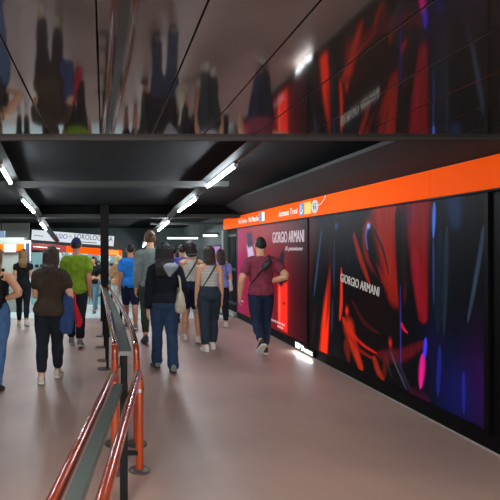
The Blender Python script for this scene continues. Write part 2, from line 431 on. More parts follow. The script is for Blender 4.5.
    S([(423.5, 354), (420.5, 388)], (214, 28, 132), .05, .04, .9, .95); S([(426, 338), (424.5, 358)], (70, 56, 220), .03, .03, .9, .95)
    S([(440, 346), (438, 396)], (30, 40, 130), .03, .03, .9, .8); S([(464, 372), (464, 414)], (36, 40, 140), .025, .02, .9, .7)
    S([(410, 392), (430, 400)], (60, 12, 40), .08, .05, .9, .6)
    k = .86 + .14 * np.sin(Y * 61 + 2 * np.sin(Y * 17) + .6 * np.sin(Z * 5)) * np.sin(Y * 37 + Z * 3)
    a.img = 1.45 * (a.img * k[..., None]) ** 1.1
    return a.img
t = screen('advertising_screen', 'dark perfume advert screen with orange flames and blue streaks, nearest the right edge', 7.40, 3.97, ZB, ZT + .01, 430, 230, art_dark, 1.0)
letter('lettering', 'GIORGIO ARMANI', (XW - .016, 5.94, 1.172), .9, .105, M['ad_letter_grey'], t, roll=R(-7))
# glowing maker's plate low on the black border
t = empty('illuminated_plate', (XW, 7.5, .02), 'small glowing white plate low on the black wall by the floor', 'light plate')
obj('backing', B(XW - .03, XW - .001, 7.17, 7.86, .025, .145, .006), M['black_gloss'], t)
letter('lettering', 'IGP', (XW - .034, 7.74, .088), .2, .085, M['glow_letter'], t)
letter('lettering', 'Decaux', (XW - .034, 7.41, .083), .4, .08, M['glow_letter'], t)
l = area('plate_light', (XW - .045, 7.5, .06), .6, .03, 2.2, (.92, .97, 1), (0, R(42), 0)); l.rotation_euler = (0, R(50), 0)
l.data.size = .03; l.data.size_y = .6

# ------------------------------------------------------------------ orange sign band
t = empty('sign_band', (3.0, 7.6, 2.06), 'long orange direction band above the advert screens', 'sign')
XB = 3.0
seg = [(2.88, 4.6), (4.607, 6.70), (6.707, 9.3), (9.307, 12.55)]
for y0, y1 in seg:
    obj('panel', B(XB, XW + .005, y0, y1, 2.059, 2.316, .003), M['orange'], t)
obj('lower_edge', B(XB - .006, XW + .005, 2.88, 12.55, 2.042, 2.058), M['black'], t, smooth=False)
def band(body, pxl, pxr, z, h):
    yl, yr = F * XB / (pxl - CX), F * XB / (pxr - CX)
    letter('lettering', body, (XB - .002, (yl + yr) / 2, z), yl - yr, h, M['letter_white'], t)
band('Via Torino - Via Mazzini', 238.5, 258.5, 2.185, .11); band('Accesso Treni', 279, 297.5, 2.185, .10)
def picto(name, pxl, pxr, z0, z1, m):
    yl, yr = F * XB / (pxl - CX), F * XB / (pxr - CX)
    return obj(name, B(XB - .006, XB + .001, yr, yl, z0, z1, .002), M[m], t)
picto('pictogram', 259.3, 261.6, 2.11, 2.28, 'blue'); picto('pictogram', 262, 264.6, 2.11, 2.28, 'letter_white')
picto('pictogram', 299.5, 304, 2.10, 2.28, 'blue'); picto('pictogram', 304.6, 311, 2.10, 2.28, 'yellow')
bm = bmesh.new(); yc = F * XB / (315 - CX); loft(bm, [ell(Vector((xx, yc, 2.19)), Vector((0, .11, 0)), Vector((0, 0, .095)), 20) for xx in (XB - .006, XB)])
obj('round_badge', bm, M['white'], t)
letter('badge_letter', 'M', (XB - .007, yc, 2.19), .07, .09, M['letter_dark'], t)
yw = F * XB / (301.8 - CX)
obj('wheelchair_mark', tube(bmesh.new(), [Vector((XB - .008, yw + .045 * math.cos(q), 2.165 + .042 * math.sin(q))) for q in np.linspace(-3.6, 1.2, 16)] + [Vector((XB - .008, yw + .01, 2.2)), Vector((XB - .008, yw + .012, 2.245))], .007, 6), M['letter_white'], t)

cb = [Vector((XB - .02, F * XB / (a - CX), H0 + (CY - b) / (a - CX) * XB)) for a, b in ((313, 204.5), (318, 205.6), (322, 204), (325.5, 199.5), (327, 195.5))]  # path of a thin white tube curving across the orange band
tag(obj('squiggle', tube(bmesh.new(), spline(cb, 6), .008, 8), M['white']), 'thin white squiggle looping over the orange band beside the round badge', 'squiggle')

# ------------------------------------------------------------------ ceiling strip lights
def line_light(pairs, track, where):
    t = tag(obj('lamp_track', tube(bmesh.new(), track, .05, 4, .09, ref=(0, 0, 1)), M['housing'], smooth=False), 'long grey ceiling lamp channel on the ' + where, 'lamp channel')
    for k, (a, b, word) in enumerate(pairs):
        a, b = Vector(a), Vector(b); d = (b - a).normalized(); dn = Vector((0, 0, -1))
        e = empty('strip_light', (a + b) / 2, word, 'ceiling light', 'strip lights along the passage ceiling')
        obj('housing', tube(bmesh.new(), [a - d * .05 + dn * .052, b + d * .05 + dn * .052], .016, 4, .022, ref=(0, 0, 1)), M['tube_housing'], e, smooth=False)
        tb = bmesh.new()
        tube(tb, [a + dn * .085, b + dn * .085], .019, 12, roundcap=True)
        obj('tube', tb, M['tube'], e)
        for p, s in ((a, -1), (b, 1)): obj('end_cap', tube(bmesh.new(), [p + dn * .085, p + dn * .085 + d * s * .04], .024, 12), M['white'], e)
up = Vector((0, 0, .075))
def rt(px, py, X=1.46): Y = F * X / (px - CX); return at(px, py, Y) + up
def zl(Y): return np.interp(Y, [2.9, 4.74, 5.7, 7, 8.3, 9.9, 13.4, 18.7], [2.6, 2.55, 2.52, 2.48, 2.41, 2.32, 2.08, 1.7])
def lf(px, py):
    lo, hi = 2., 20.
    for _ in range(50):
        m = (lo + hi) / 2
        if H0 + (CY - py) / F * m < zl(m): lo = m
        else: hi = m
    return at(px, py, lo) + up
rp = [(rt(235, 165), rt(208, 185.6)), (rt(196.6, 197.6), rt(179, 210.6)), (rt(169, 221), rt(158.6, 230)), (rt(147.6, 240), rt(143.5, 246))]
line_light([(rp[0][0], rp[0][1], 'bright strip light nearest in the right-hand ceiling line'), (rp[1][0], rp[1][1], 'second strip light along the right-hand ceiling line'),
            (rp[2][0], rp[2][1], 'third strip light of the right-hand line, above the tall man in grey'), (rp[3][0], rp[3][1], 'farthest strip light of the right-hand line, left of the tall man')],
           [Vector((1.46, 3.0, 2.72))] + [rt(258, 148) + Vector((0, 0, .0))] + [p for q in rp for p in q], 'right, over the women in tank tops')
lp = [(lf(1.0, 166), lf(10.4, 182)), (lf(21.8, 199), lf(33.8, 211.6)), (lf(40.5, 222.5), lf(45.8, 229))]
line_light([(lp[0][0], lp[0][1], 'strip light at the left edge, nearest in the left-hand ceiling line'), (lp[1][0], lp[1][1], 'second strip light along the left-hand ceiling line'),
            (lp[2][0], lp[2][1], 'small far strip light above the white watch shop sign')],
           [Vector((-.95, 3.0, 2.72))] + [p for q in lp for p in q] + [at(57, 241.5, 15.4) + Vector((0, 0, .02))], 'left, running towards the shop sign')
for px0, px1, py, Y, lab in ((168, 217, 238.2, 16.2, 'long white crosswise tube light at the far end of the hall'), (204, 216.5, 235.6, 13.2, 'short white crosswise tube light above the longer far one')):
    a, b = at(px0, py, Y), at(px1, py, Y)
    e = empty('strip_light', (a + b) / 2, lab, 'ceiling light', 'crosswise tube lights at the far end')
    obj('tube', tube(bmesh.new(), [a, b], .03, 10, roundcap=True), M['tube_dim'], e)
    obj('housing', B(a.x - .05, b.x + .05, Y - .05, Y + .05, a.z + .032, a.z + .08), M['housing'], e, smooth=False)

# ------------------------------------------------------------------ handrails
RR = .026
def rail_section(label, Lp, Rp, z, near_end_post, posts, plate, disc_r=.065):
    t = empty('handrail_barrier', ((Lp[0][0] + Rp[0][0]) / 2, (Lp[0][1] + Rp[0][1]) / 2, 0), label, 'handrail')
    return t
# near section: two parallel red rails running back past the camera
zn = .735
nl, nr = [(-.325, .6), (.066, 3.47)], [(-.162, .6), (.243, 3.50)]
t = empty('handrail_barrier', (.15, 3.3, 0), 'near red double handrail running out of the bottom edge of the picture', 'handrail')
for a, b in (nl, nr):
    pts = corner([(a[0], a[1], 0.03), (a[0], a[1], zn), (b[0], b[1], zn), (b[0] + .012, b[1] + .09, zn - .07)], .07)
    obj('rail', tube(bmesh.new(), pts, RR, 16), M['rail'], t)
for k, (x, y) in enumerate(((.078, 3.56), (.255, 3.59))):
    obj('post', tube(bmesh.new(), [(x, y, .02), (x, y, zn - .055)], RR * 1.1, 16, roundcap=True), M['rail_post'], t)
    obj('collar', tube(bmesh.new(), [(x, y, zn - .165), (x, y, zn - .14)], RR * 1.28, 16), M['ring'], t)
    bm = bmesh.new(); tube(bm, [(x, y, .001), (x, y, .012), (x, y, .02)], [.075, .075, .06], 24); obj('base_plate', bm, M['disc'], t)
A, Bv = Vector((-.245, .6, .765)), Vector((.085, 3.03, .765))
d = (Bv - A).normalized(); s = Vector((d.y, -d.x, 0))
bm = bmesh.new(); loft(bm, [[c + s * .027 + Vector((0, 0, .012)), c - s * .027 + Vector((0, 0, .012)), c - s * .027 - Vector((0, 0, .03)), c + s * .027 - Vector((0, 0, .03))] for c in (A, Bv)])
obj('middle_bar', bm, M['bar'], t, smooth=False)
for c in (Vector((.122, 3.08, 0)), Vector((-.23, .7, 0))):
    obj('bar_post', B(c.x - .024, c.x + .024, c.y - .024, c.y + .024, 0, .76, .004), M['black'], t)
obj('cross_brace', B(.12, .255, 3.565, 3.585, .12, .15), M['black'], t, smooth=False)
# far section: double rail that bows towards the square pillar
zf = .80
fl = [(.087, 4.12), (.065, 5.6), (.035, 7.1), (-.0, 8.6), (-.056, 10.75)]
fr_ = [(.262, 4.12), (.27, 5.2), (.235, 6.6), (.17, 8.4), (.075, 10.75)]
t = empty('handrail_barrier', (.17, 4.12, 0), 'far red double handrail with grey middle plate reaching to the black pillar', 'handrail')
for P in (fl, fr_):
    c = spline([(x, y, zf) for x, y in P], 5)
    c = corner([(P[0][0] + .004, P[0][1] - .05, zf - .14), (P[0][0], P[0][1] - .045, zf - .005), (P[0][0], P[0][1] + .16, zf)], .045) + c[1:]
    obj('rail', tube(bmesh.new(), c, RR, 16), M['rail'], t)
for k, (x, y) in enumerate(((.089, 4.07), (.266, 4.07), (.047, 6.6), (.035, 7.1), (.012, 8.05), (-.012, 9.05), (.23, 6.75), (.14, 9.1))):
    zt = zf - .11 if k < 2 else zf - .02
    obj('post', tube(bmesh.new(), [(x, y, .02), (x, y, zt)], RR if k < 2 else .018, 14), M['rail_post'] if k < 2 else M['black'], t)
    xo = x if k < 2 or k > 5 else x - .05
    bm = bmesh.new(); tube(bm, [(xo, y, .001), (xo, y, .014)], .085, 22); obj('base_plate', bm, M['disc'], t)
bm = bmesh.new()
mid = spline([((a[0] + b[0]) / 2, a[1] * .98, zf - .055) for a, b in zip(fl, fr_)], 4)
rings = []
for i, c in enumerate(mid):
    wd = .052 - .02 * i / len(mid)
    rings.append([c + Vector((wd, 0, .02)), c + Vector((-wd, 0, .02)), c + Vector((-wd, 0, -.015)), c + Vector((wd, 0, -.015))])
loft(bm, rings); obj('middle_plate', bm, M['steel'], t, smooth=False)
for c in ((.17, 4.25), (.13, 6.7), (.08, 9.0)):
    obj('bar_post', B(c[0] - .028, c[0] + .028, c[1] - .028, c[1] + .028, 0, zf - .07, .004), M['black'], t)

# ------------------------------------------------------------------ far hall: shops, signs, gate, poster
YS = 16.0
def wx(px, Y=YS): return (px - CX) / F * Y
def wz(py, Y=YS): return H0 - (py - CY) / F * Y
tilt = Matrix.Rotation(R(4.6), 3, 'Y')
struct('wall_far', B(-5.1, wx(29), YS, YS + .2, -.6, 2.4), M['pillar_wall'])
# lit watch shop: window recess with shelves
t = empty('watch_shop', (wx(73), YS, -.36), 'brightly lit watch shop window with white shelves at the end of the hall', 'shop front')
obj('back_panel', B(wx(28), wx(123), YS + .7, YS + .74, -.38, 1.75), M['shop_glow'], t, smooth=False)
bm = bmesh.new()
for px in (30, 62.5, 95, 121): obj('mullion', B(wx(px) - .035, wx(px) + .035, YS, YS + .06, -.22, 1.5), M['white'], t, smooth=False)
box(bm, wx(30), wx(121), YS, YS + .06, -.38, -.22)
obj('window_sill', bm, M['white'], t, smooth=False)
for z in (-.02, .3, .62, .94): obj('shelf', B(wx(30), wx(121), YS + .35, YS + .68, z, z + .025), M['white'], t, smooth=False)
gl = mat('shop glass', (235, 245, 245), .05); gl.node_tree.nodes['Principled BSDF'].inputs['Transmission Weight'].default_value = 1
for a, b in ((30, 62.5), (62.5, 95), (95, 121)): obj('pane', B(wx(a) + .035, wx(b) - .035, YS + .025, YS + .031, -.22, 1.5), gl, t, smooth=False)
obj('fascia_backing', B(wx(28), wx(124), YS + .02, YS + .8, 1.46, 1.9), M['grey_wall'], t, smooth=False)
boxm = [mat('display dark', (52, 74, 90), .5), mat('display teal', (84, 130, 138), .5), mat('display white', (214, 222, 222), .5), mat('display brown', (104, 92, 80), .5)]
k = 0
for z in (-.02, .3, .62, .94):
    x = wx(31.5) + .05
    while x < wx(119):
        wdt = random.uniform(.1, .2); ht = random.uniform(.08, .24)
        bm = bmesh.new(); box(bm, x, x + wdt, YS + .42, YS + .58, z + .026, z + .026 + ht, .006)
        c = empty('watch_display', (x + wdt / 2, YS + .5, z + .026), 'small display stand on a shelf of the lit watch shop', 'display stand', 'display stands in the watch shop window')
        obj('stand', bm, boxm[k % 4], c); k += 1
        bm = bmesh.new(); tube(bm, [(x + wdt / 2, YS + .405, z + .03 + ht * .55), (x + wdt / 2, YS + .42, z + .03 + ht * .55)], min(wdt, ht) * .32, 14)
        obj('dial', bm, boxm[(k + 1) % 4], c)
        x += wdt + random.uniform(.05, .14)
def tilted(name, px0, px1, py0, py1, Y, dep, m, parent, piv):
    return obj(name, B(wx(px0, Y), wx(px1, Y), Y, Y + dep, wz(py1, Y), wz(py0, Y), .004, tilt, piv), m, parent)
Yf = 15.6
piv = Vector((wx(74, Yf), Yf, wz(238, Yf)))
t = empty('shop_sign', piv, 'white backlit shop sign with blue and black lettering above the far shop', 'sign')
tilted('light_box', 31.5, 114, 233, 243, Yf, .5, M['white_sign'], t, piv)
tilted('top_rim', 31, 114.5, 232.2, 233, Yf - .01, .14, M['black'], t, piv)
def slet(body, px0, px1, py0, py1, m, parent=None, n='lettering'):
    c = Vector(((wx(px0, Yf) + wx(px1, Yf)) / 2, Yf - .01, (wz(py0, Yf) + wz(py1, Yf)) / 2))
    c = piv + tilt @ (c - piv)
    letter(n, body, c, wx(px1, Yf) - wx(px0, Yf), wz(py0, Yf) - wz(py1, Yf), m, parent or t, FW, roll=-R(4.6))
slet('CASIO', 50, 67.5, 235, 239.6, M['letter_blue']); slet('OROLOGERIA', 77, 112.6, 233.6, 238.6, M['letter_dark'])
for a, b, c in ((34, 43.5, 238.6), (82, 97, 241.2)):
    tilted('printed_line', a, b, c - .45, c + .45, Yf - .006, .008, M['letter_grey'], t, piv)
slet('I', 74.4, 75.2, 233.6, 243, M['letter_dark']); slet('o', 69.2, 71.6, 235.6, 238.2, M['letter_grey'])
piv = Vector((wx(74, Yf), Yf, wz(249.5, Yf)))
t = empty('shop_fascia', piv, 'dark red and orange fascia strip below the white shop sign', 'fascia')
tilted('red_panel', 30, 66, 246.2, 253, Yf, .5, M['red_fascia'], t, piv)
tilted('orange_panel', 66.2, 122, 246.4, 253, Yf, .5, M['orange'], t, piv)
tilted('pale_panel', 108, 119, 247.2, 251.8, Yf - .012, .02, mat('pale orange', (244, 150, 70), .5, emit=.4, ecol=rgb(244, 140, 60)), t, piv)
tilted('printed_line', 33, 60, 249.3, 250.3, Yf - .008, .01, M['letter_white'], t, piv)
# left kiosk fascia
Y = 14.8
t = empty('kiosk_fascia', (wx(8, Y), Y, wz(250, Y)), 'orange kiosk fascia with white notice at the left edge, behind the women', 'fascia')
obj('orange_panel', B(wx(-14, Y), wx(24, Y), Y, Y + .12, wz(250.6, Y), wz(244.4, Y), .004), M['orange'], t)
obj('notice', B(wx(4, Y), wx(16, Y), Y - .012, Y, wz(252, Y), wz(244.8, Y), .002), M['white'], t)
obj('upper_panel', B(wx(-14, Y), wx(24, Y), Y, Y + .12, wz(244.2, Y), wz(237.5, Y), .004), M['pillar_wall'], t)
obj('printed_line', B(wx(6.5, Y), wx(13.5, Y), Y - .016, Y - .012, wz(248.6, Y), wz(247.7, Y)), M['letter_grey'], t)
struct('wall_kiosk', B(-5.1, wx(25, Y), Y + .13, Y + .3, -.6, wz(237.5, Y)), M['pillar_wall'])
t = empty('hanging_sign', (wx(1, 13), 13, wz(234, 13)), 'small pale blue lit sign hanging at the far left edge', 'sign')
obj('light_box', B(wx(-8, 13), wx(4.5, 13), 13, 13.1, wz(237, 13), wz(231, 13), .005), emis('pale blue sign', (150, 176, 214), .7), t)
obj('hanger', B(wx(1, 13) - .012, wx(1, 13) + .012, 13.04, 13.06, wz(231, 13), 2.46), M['black'], t, smooth=False)
Y = 14.2
t = empty('banner_stand', (wx(27.4, Y), Y, hall_z(Y)), 'narrow navy upright banner in a white frame beside the shop window', 'banner')
obj('frame', B(wx(24.4, Y), wx(30.6, Y), Y, Y + .05, hall_z(Y), wz(240.5, Y), .006), M['white'], t)
obj('print', B(wx(25.6, Y), wx(29.6, Y), Y - .006, Y, hall_z(Y) + .25, wz(243, Y), .002), M['navy_panel'], t)
# dark folding gate in the recess after the red advert
t = empty('folding_gate', (XW + .05, 12.0, 0.1), 'dark folding metal gate in the opening after the red advert', 'gate')
obj('gate_leaf', B(XW + .06, XW + .1, 11.5, 12.3, .1, 2.04, .004), M['gate'], t)
for k, y in enumerate((11.52, 11.72, 11.92, 12.1, 12.28)): obj('bar', B(XW + .01, XW + .058, y - .018, y + .018, .1, 2.04, .004), M['gate'], t)
for z in (.3, 1.1, 1.9): obj('cross_rail', B(XW + .0, XW + .058, 11.5, 12.3, z - .03, z + .03, .004), M['gate'], t)
t = empty('gate_post', (XW - .02, 12.42, 0), 'pale grey post beside the dark gate under the band end', 'post')
obj('shaft', B(XW - .1, XW + .05, 12.34, 12.52, .1, 2.04, .008), M['post_grey'], t)
obj('foot', B(XW - .13, XW + .08, 12.3, 12.56, 0, .1, .01), M['kerb'], t)
yl, yr = F * 3.02 / (209.5 - CX), F * 3.02 / (221.5 - CX)
t = empty('lit_poster', (XW, (yl + yr) / 2, 1.2), 'pink and violet lit poster on the wall beyond the gate', 'poster')
obj('frame', B(XW - .04, XW - .001, yr, yl, .55, 1.68, .004), M['black_gloss'], t)
obj('picture_upper', B(XW - .046, XW - .04, yr + .04, yl - .04, 1.42, 1.64), emis('violet print', (172, 84, 186), .75), t, smooth=False)
obj('picture_lower', B(XW - .046, XW - .04, yr + .04, yl - .04, .6, 1.42), emis('pink print', (214, 52, 110), .75), t, smooth=False)
# pale cabinets in the far hall under the crosswise light
t = empty('info_panel', (wx(191, 16), 16, -.36), 'pale free-standing panel far behind the women in tank tops', 'panel')
obj('board', B(wx(184, 16), wx(197, 16), 16, 16.06, .1, wz(247, 16), .01), M['white'], t)
for px in (186, 195): obj('leg', B(wx(px, 16) - .03, wx(px, 16) + .03, 15.98, 16.08, -.36, .1), M['post_grey'], t)

# ------------------------------------------------------------------ people
# height along the body above the hip joint (as a share of stature): half width, half depth, shift forward
TOR_M = [(-.062, .050, .045, -.008), (-.035, .083, .060, -.010), (0, .093, .066, -.010), (.04, .088, .060, -.004), (.085, .080, .055, 0), (.14, .088, .058, .004),
         (.19, .099, .064, .006), (.235, .104, .062, .002), (.265, .100, .052, -.006), (.287, .080, .042, -.010), (.302, .050, .036, -.010), (.318, .034, .034, -.006), (.36, .032, .034, .004)]
TOR_F = [(-.062, .050, .045, -.008), (-.035, .088, .064, -.014), (0, .099, .070, -.014), (.04, .089, .060, -.006), (.085, .073, .050, 0), (.14, .078, .053, .004),
         (.19, .089, .064, .010), (.235, .092, .056, .004), (.265, .088, .047, -.006), (.287, .068, .038, -.010), (.302, .042, .033, -.010), (.318, .029, .030, -.006), (.36, .027, .030, .004)]
ARM_R = [(0, .036), (.25, .031), (.5, .027), (.54, .026), (.7, .026), (1., .017)]
class Sk:
    """joint positions for one figure, in its own frame: x right, y the way it walks, z up"""
    def __init__(s, H, fem, fat, legs, arms, lean=0., slean=0., head=(0, 0), spread=(.0, .0)):
        s.H, s.fem, s.fat = H, fem, fat
        s.tab = TOR_F if fem else TOR_M
        P = Vector((0, 0, 0)); s.legs = []
        for sd, (a, k), sp in zip((-1, 1), legs, spread):
            hip = P + Vector((sd * .050 * H, -.004 * H, -.01 * H)); a, kk = R(a), R(k)
            d1 = Vector((sd * sp, math.sin(a), -math.cos(a))).normalized(); knee = hip + d1 * .242 * H
            b = a - kk; d2 = Vector((sd * sp * .5, math.sin(b), -math.cos(b))).normalized(); ank = knee + d2 * .238 * H
            pitch = max(0., -b - R(10)) * .8                    # heel lifts when the shank trails
            fd = Vector((sd * .12, math.cos(pitch), -math.sin(pitch))).normalized()
            fu = Vector((0, math.sin(pitch), math.cos(pitch)))
            s.legs.append((hip, knee, ank, fd, fu))
        low = min(min((l[2] + l[3] * q * H - l[4] * .042 * H).z for q in (-.035, .11)) for l in s.legs)
        s.up = -low
        s.legs = [tuple(p + Vector((0, 0, s.up)) if i < 3 else p for i, p in enumerate(l)) for l in s.legs]
        s.P = Vector((0, 0, s.up)); s.T = Matrix.Rotation(R(-lean), 3, 'X') @ Matrix.Rotation(R(slean), 3, 'Y')
        s.arms = []
        for sd, (ud, fd) in zip((-1, 1), arms):
            sh = s.tp(sd * (.093 if fem else .100) * (1 + fat * .5), -.006, .262)
            u = s.T @ Vector((sd * ud[0], ud[1], ud[2])).normalized(); f = s.T @ Vector((sd * fd[0], fd[1], fd[2])).normalized()
            el = sh + u * .168 * H; wr = el + f * .148 * H
            s.arms.append((sh, el, wr, u, f))
        s.Hm = s.T @ Matrix.Rotation(R(head[0]), 3, 'Z') @ Matrix.Rotation(R(-head[1]), 3, 'X')
        s.hc = s.tp(0, .014, .402)
    def tp(s, x, y, z): return s.P + s.T @ Vector((x * s.H, y * s.H, z * s.H))
    def dims(s, z):
        t = s.tab
        z = min(max(z, t[0][0]), t[-1][0])
        for a, b in zip(t, t[1:]):
            if a[0] <= z <= b[0]:
                q = (z - a[0]) / (b[0] - a[0]); w, d, y = [a[i] + (b[i] - a[i]) * q for i in (1, 2, 3)]; break
        f = 1 + s.fat * (1.15 if -.06 < z < .2 else .5 if z < .29 else .15)
        return w * f, d * f, y
    def ring(s, z, ease=0., n=24, wf=1.):
        w, d, y = s.dims(z); c = s.tp(0, y, z)
        return ell(c, s.T @ Vector((w * s.H * wf + ease, 0, 0)), s.T @ Vector((0, d * s.H + ease, 0)), n, 2.25)
    def back(s, x, z, ease=0., front=False):
        w, d, y = s.dims(z); w = w * s.H + ease; d = d * s.H + ease
        q = max(0., 1 - abs(x / w) ** 2.25) ** (1 / 2.25)
        return s.P + s.T @ Vector((x, y * s.H + (d if front else -d) * q, z * s.H))
def torso(bm, s, z0, z1, ease=0., wf=None):
    zs = sorted({z0, z1, *[r[0] for r in s.tab if z0 < r[0] < z1]})
    loft(bm, [s.ring(z, ease, wf=1 if wf is None else wf(z)) for z in zs])
def arm_piece(bm, s, i, q, ease=0., hemf=1.):
    """the arm from the shoulder down to the share q (1 is the wrist)"""
    sh, el, wr, u, f = s.arms[i]; H = s.H; k = (.88 if s.fem else 1.06) * (1 + s.fat * .6)
    sd = -1 if i == 0 else 1
    inn = sh - s.T @ Vector((sd * .03 * H, 0, -.004 * H))
    pts, rad = [inn, sh + u * .012 * H], [.034 * H * k + ease, .037 * H * k + ease]
    for t in (.12, .25, .38, .47, .53, .6, .7, .8, .9, 1.):
        if t > q: break
        p = sh + u * .168 * H * (t / .5) if t <= .5 else el + f * .148 * H * ((t - .5) / .5)
        r = np.interp(t, [a for a, b in ARM_R], [b for a, b in ARM_R]) * H * k + ease * (1 + (hemf - 1) * t / q)
        pts.append(p); rad.append(float(r))
    tube(bm, pts, rad, 16, roundcap=True)
def leg_piece(bm, s, i, q, ease=0., rf=None):
    hip, knee, ank, fd, fu = s.legs[i]; H = s.H; k = (1.02 if s.fem else 1.) * (1 + s.fat * .7)
    pts, rad = [hip + Vector((0, 0, .02 * H))], [.046 * H * k + ease]
    R_ = [(0, .054), (.2, .052), (.45, .036), (.5, .034), (.56, .033), (.68, .035), (.85, .025), (1, .021)]
    for t in (.06, .14, .22, .32, .42, .5, .58, .68, .78, .88, .97):
        if t > q + 1e-6: break
        p = hip.lerp(knee, t / .5) if t <= .5 else knee.lerp(ank, (t - .5) / .5)
        if .55 < t < .85: p = p + Vector((0, -.007 * H, 0))
        r = float(np.interp(t, [a for a, b in R_], [b for a, b in R_])) * H * k + ease
        if rf: r = rf(t, r, H)
        pts.append(p); rad.append(r)
    tube(bm, pts, rad, 18, roundcap=True)
def hand(bm, s, i, curl=.55):
    sh, el, wr, u, f = s.arms[i]; H = s.H; sd = -1 if i == 0 else 1
    n = s.T @ Vector((-sd, 0, 0)); n = (n - f * n.dot(f))                      # palm faces the body
    if n.length < .2: n = f.orthogonal()
    n.normalize(); wv = f.cross(n); 
    if wv.dot(s.T @ Vector((0, 1, -.2))) < 0: wv = -wv                        # the thumb side leads
    L = .052 * H
    loft(bm, [ell(wr + f * L * t, wv * a * H, n * b * H, 12, 2.4) for t, a, b in ((-.1, .014, .012), (.2, .018, .0115), (.6, .0235, .011), (.95, .0235, .0095), (1.05, .020, .007))])
    for j, (o, ln) in enumerate(((.0182, .040), (.0062, .045), (-.0062, .042), (-.0178, .034))):
        p = wr + f * L * .92 + wv * o * H; d = (f + wv * o * 6).normalized(); pts = [p - d * .012 * H, p]
        a = curl * (.25 + .05 * j)
        for q in (.42, .33, .25):
            dd = (d * math.cos(a) + n * math.sin(a)); pts.append(pts[-1] + dd * ln * q * H); a += curl * .75
        tube(bm, pts, [.0058 * H, .0058 * H, .0052 * H, .0048 * H, .0042 * H], 8, roundcap=True)
    b = wr + f * L * .25 + wv * .014 * H
    tube(bm, [b, b + (f * .55 + wv * .8).normalized() * .022 * H, b + (f * .9 + wv * .75 + n * .3).normalized() * .043 * H], [.0078 * H, .0066 * H, .0052 * H], 8, roundcap=True)
def head_pt(d):
    """unit direction (x right, y face, z up) to the surface of a head of unit stature"""
    x, y, z = d
    w, dp, h = .0465, .057, .069
    p = Vector((x * w, y * dp, z * h))
    if z < 0:
        p.x *= 1 - .26 * (-z) ** 1.5; 
        if y < 0: p.y *= 1 - .35 * (-z)
        else: p.y = p.y * (1 - .18 * (-z) ** 2) + .006 * (-z)
    if y > .5:
        nx = math.exp(-(p.x / .008) ** 2)
        p.y += nx * .014 * math.exp(-((p.z + .014) / .011) ** 2)                # nose
        p.y += .005 * math.exp(-((p.z + .038) / .006) ** 2) * math.exp(-(p.x / .016) ** 2)   # mouth
        p.y += .004 * math.exp(-((p.z + .060) / .008) ** 2) * math.exp(-(p.x / .014) ** 2)   # chin
        for e in (-.019, .019): p.y -= .005 * math.exp(-((p.x - e) / .009) ** 2 - ((p.z - .002) / .008) ** 2)
        p.y += .003 * math.exp(-((p.z - .014) / .006) ** 2)
    return p
def sphere_dirs(nu=32, nv=22):
    for j in range(nv + 1):
        th = math.pi * (.015 + .97 * j / nv)
        yield [Vector((math.sin(th) * math.cos(2 * math.pi * i / nu), math.sin(th) * math.sin(2 * math.pi * i / nu), -math.cos(th))) for i in range(nu)]
def skull(bm, s, f=None):
    H = s.H
    loft(bm, [[s.hc + s.Hm @ (head_pt(d) * H * (f(d) if f else 1)) for d in row] for row in sphere_dirs()])
def hp(s, x, y, z): return s.hc + s.Hm @ (Vector((x, y, z)) * s.H)
def person(label, x, y, z, heading, s, skin='skin', vox=.0062):
    bm = bmesh.new()
    torso(bm, s, -.04, .34)
    for i in (0, 1): arm_piece(bm, s, i, 1.); hand(bm, s, i); leg_piece(bm, s, i, 1.)
    for hip, knee, ank, fd, fu in s.legs:                                    # bare foot inside the shoe
        side = fd.cross(fu).normalized(); H = s.H
        loft(bm, [ell(ank + fd * q * H - fu * dz * H, side * a * H, fu * b * H, 12) for q, dz, a, b in ((-.034, .022, .012, .014), (-.02, .020, .019, .02), (.01, .014, .021, .026), (.05, .024, .024, .017), (.085, .030, .025, .011), (.104, .033, .016, .007))])
    tube(bm, [s.tp(0, -.006, .30), s.tp(0, .0, .33), hp(s, 0, -.012, -.03)], [.034 * s.H * (1 if not s.fem else .87)] * 3, 14)
    skull(bm, s)
    for e in (-1, 1):
        loft(bm, [ell(hp(s, e * .046 + e * t * .006, -.004 - t * .004, -.006), s.Hm @ Vector((0, a * s.H, 0)), s.Hm @ Vector((0, 0, b * s.H)), 10) for t, a, b in ((-.6, .008, .013), (.6, .010, .017), (1.3, .007, .012))])
    me = remesh(bm, vox, 2)
    o = link('person', me, M[skin]); me.materials.append(M['eye']); me.materials.append(M['lip'])
    eyes = [hp(s, e, .052, .002) for e in (-.019, .019)]; mouth = hp(s, 0, .056, -.038); fw = s.Hm @ Vector((0, 1, 0)); rt_ = s.Hm @ Vector((1, 0, 0)); uz = s.Hm @ Vector((0, 0, 1))
    for p in me.polygons:
        c = p.center
        if (c - s.hc).length > .13 * s.H: continue
        for e in eyes:
            dlt = c - e
            if (dlt.dot(rt_) / .010) ** 2 + (dlt.dot(uz) / .006) ** 2 < s.H and (c - s.hc).dot(fw) > .03 * s.H: p.material_index = 1
        dlt = c - mouth
        if (dlt.dot(rt_) / .017) ** 2 + (dlt.dot(uz) / .006) ** 2 < s.H and (c - s.hc).dot(fw) > .03 * s.H: p.material_index = 2
    o.location = (x, y, z); o.rotation_euler = (0, 0, R(heading))
    return tag(o, label, 'person', 'people walking through the passage')
SEED = [0]
def cloth(name, bm, m, par, vox=.011, amp=.006, ns=(13, 13, 8), smooth=4):
    SEED[0] += 3.7
    return link(name, remesh(bm, vox, smooth, amp, ns, SEED[0]), m, par, local=True)
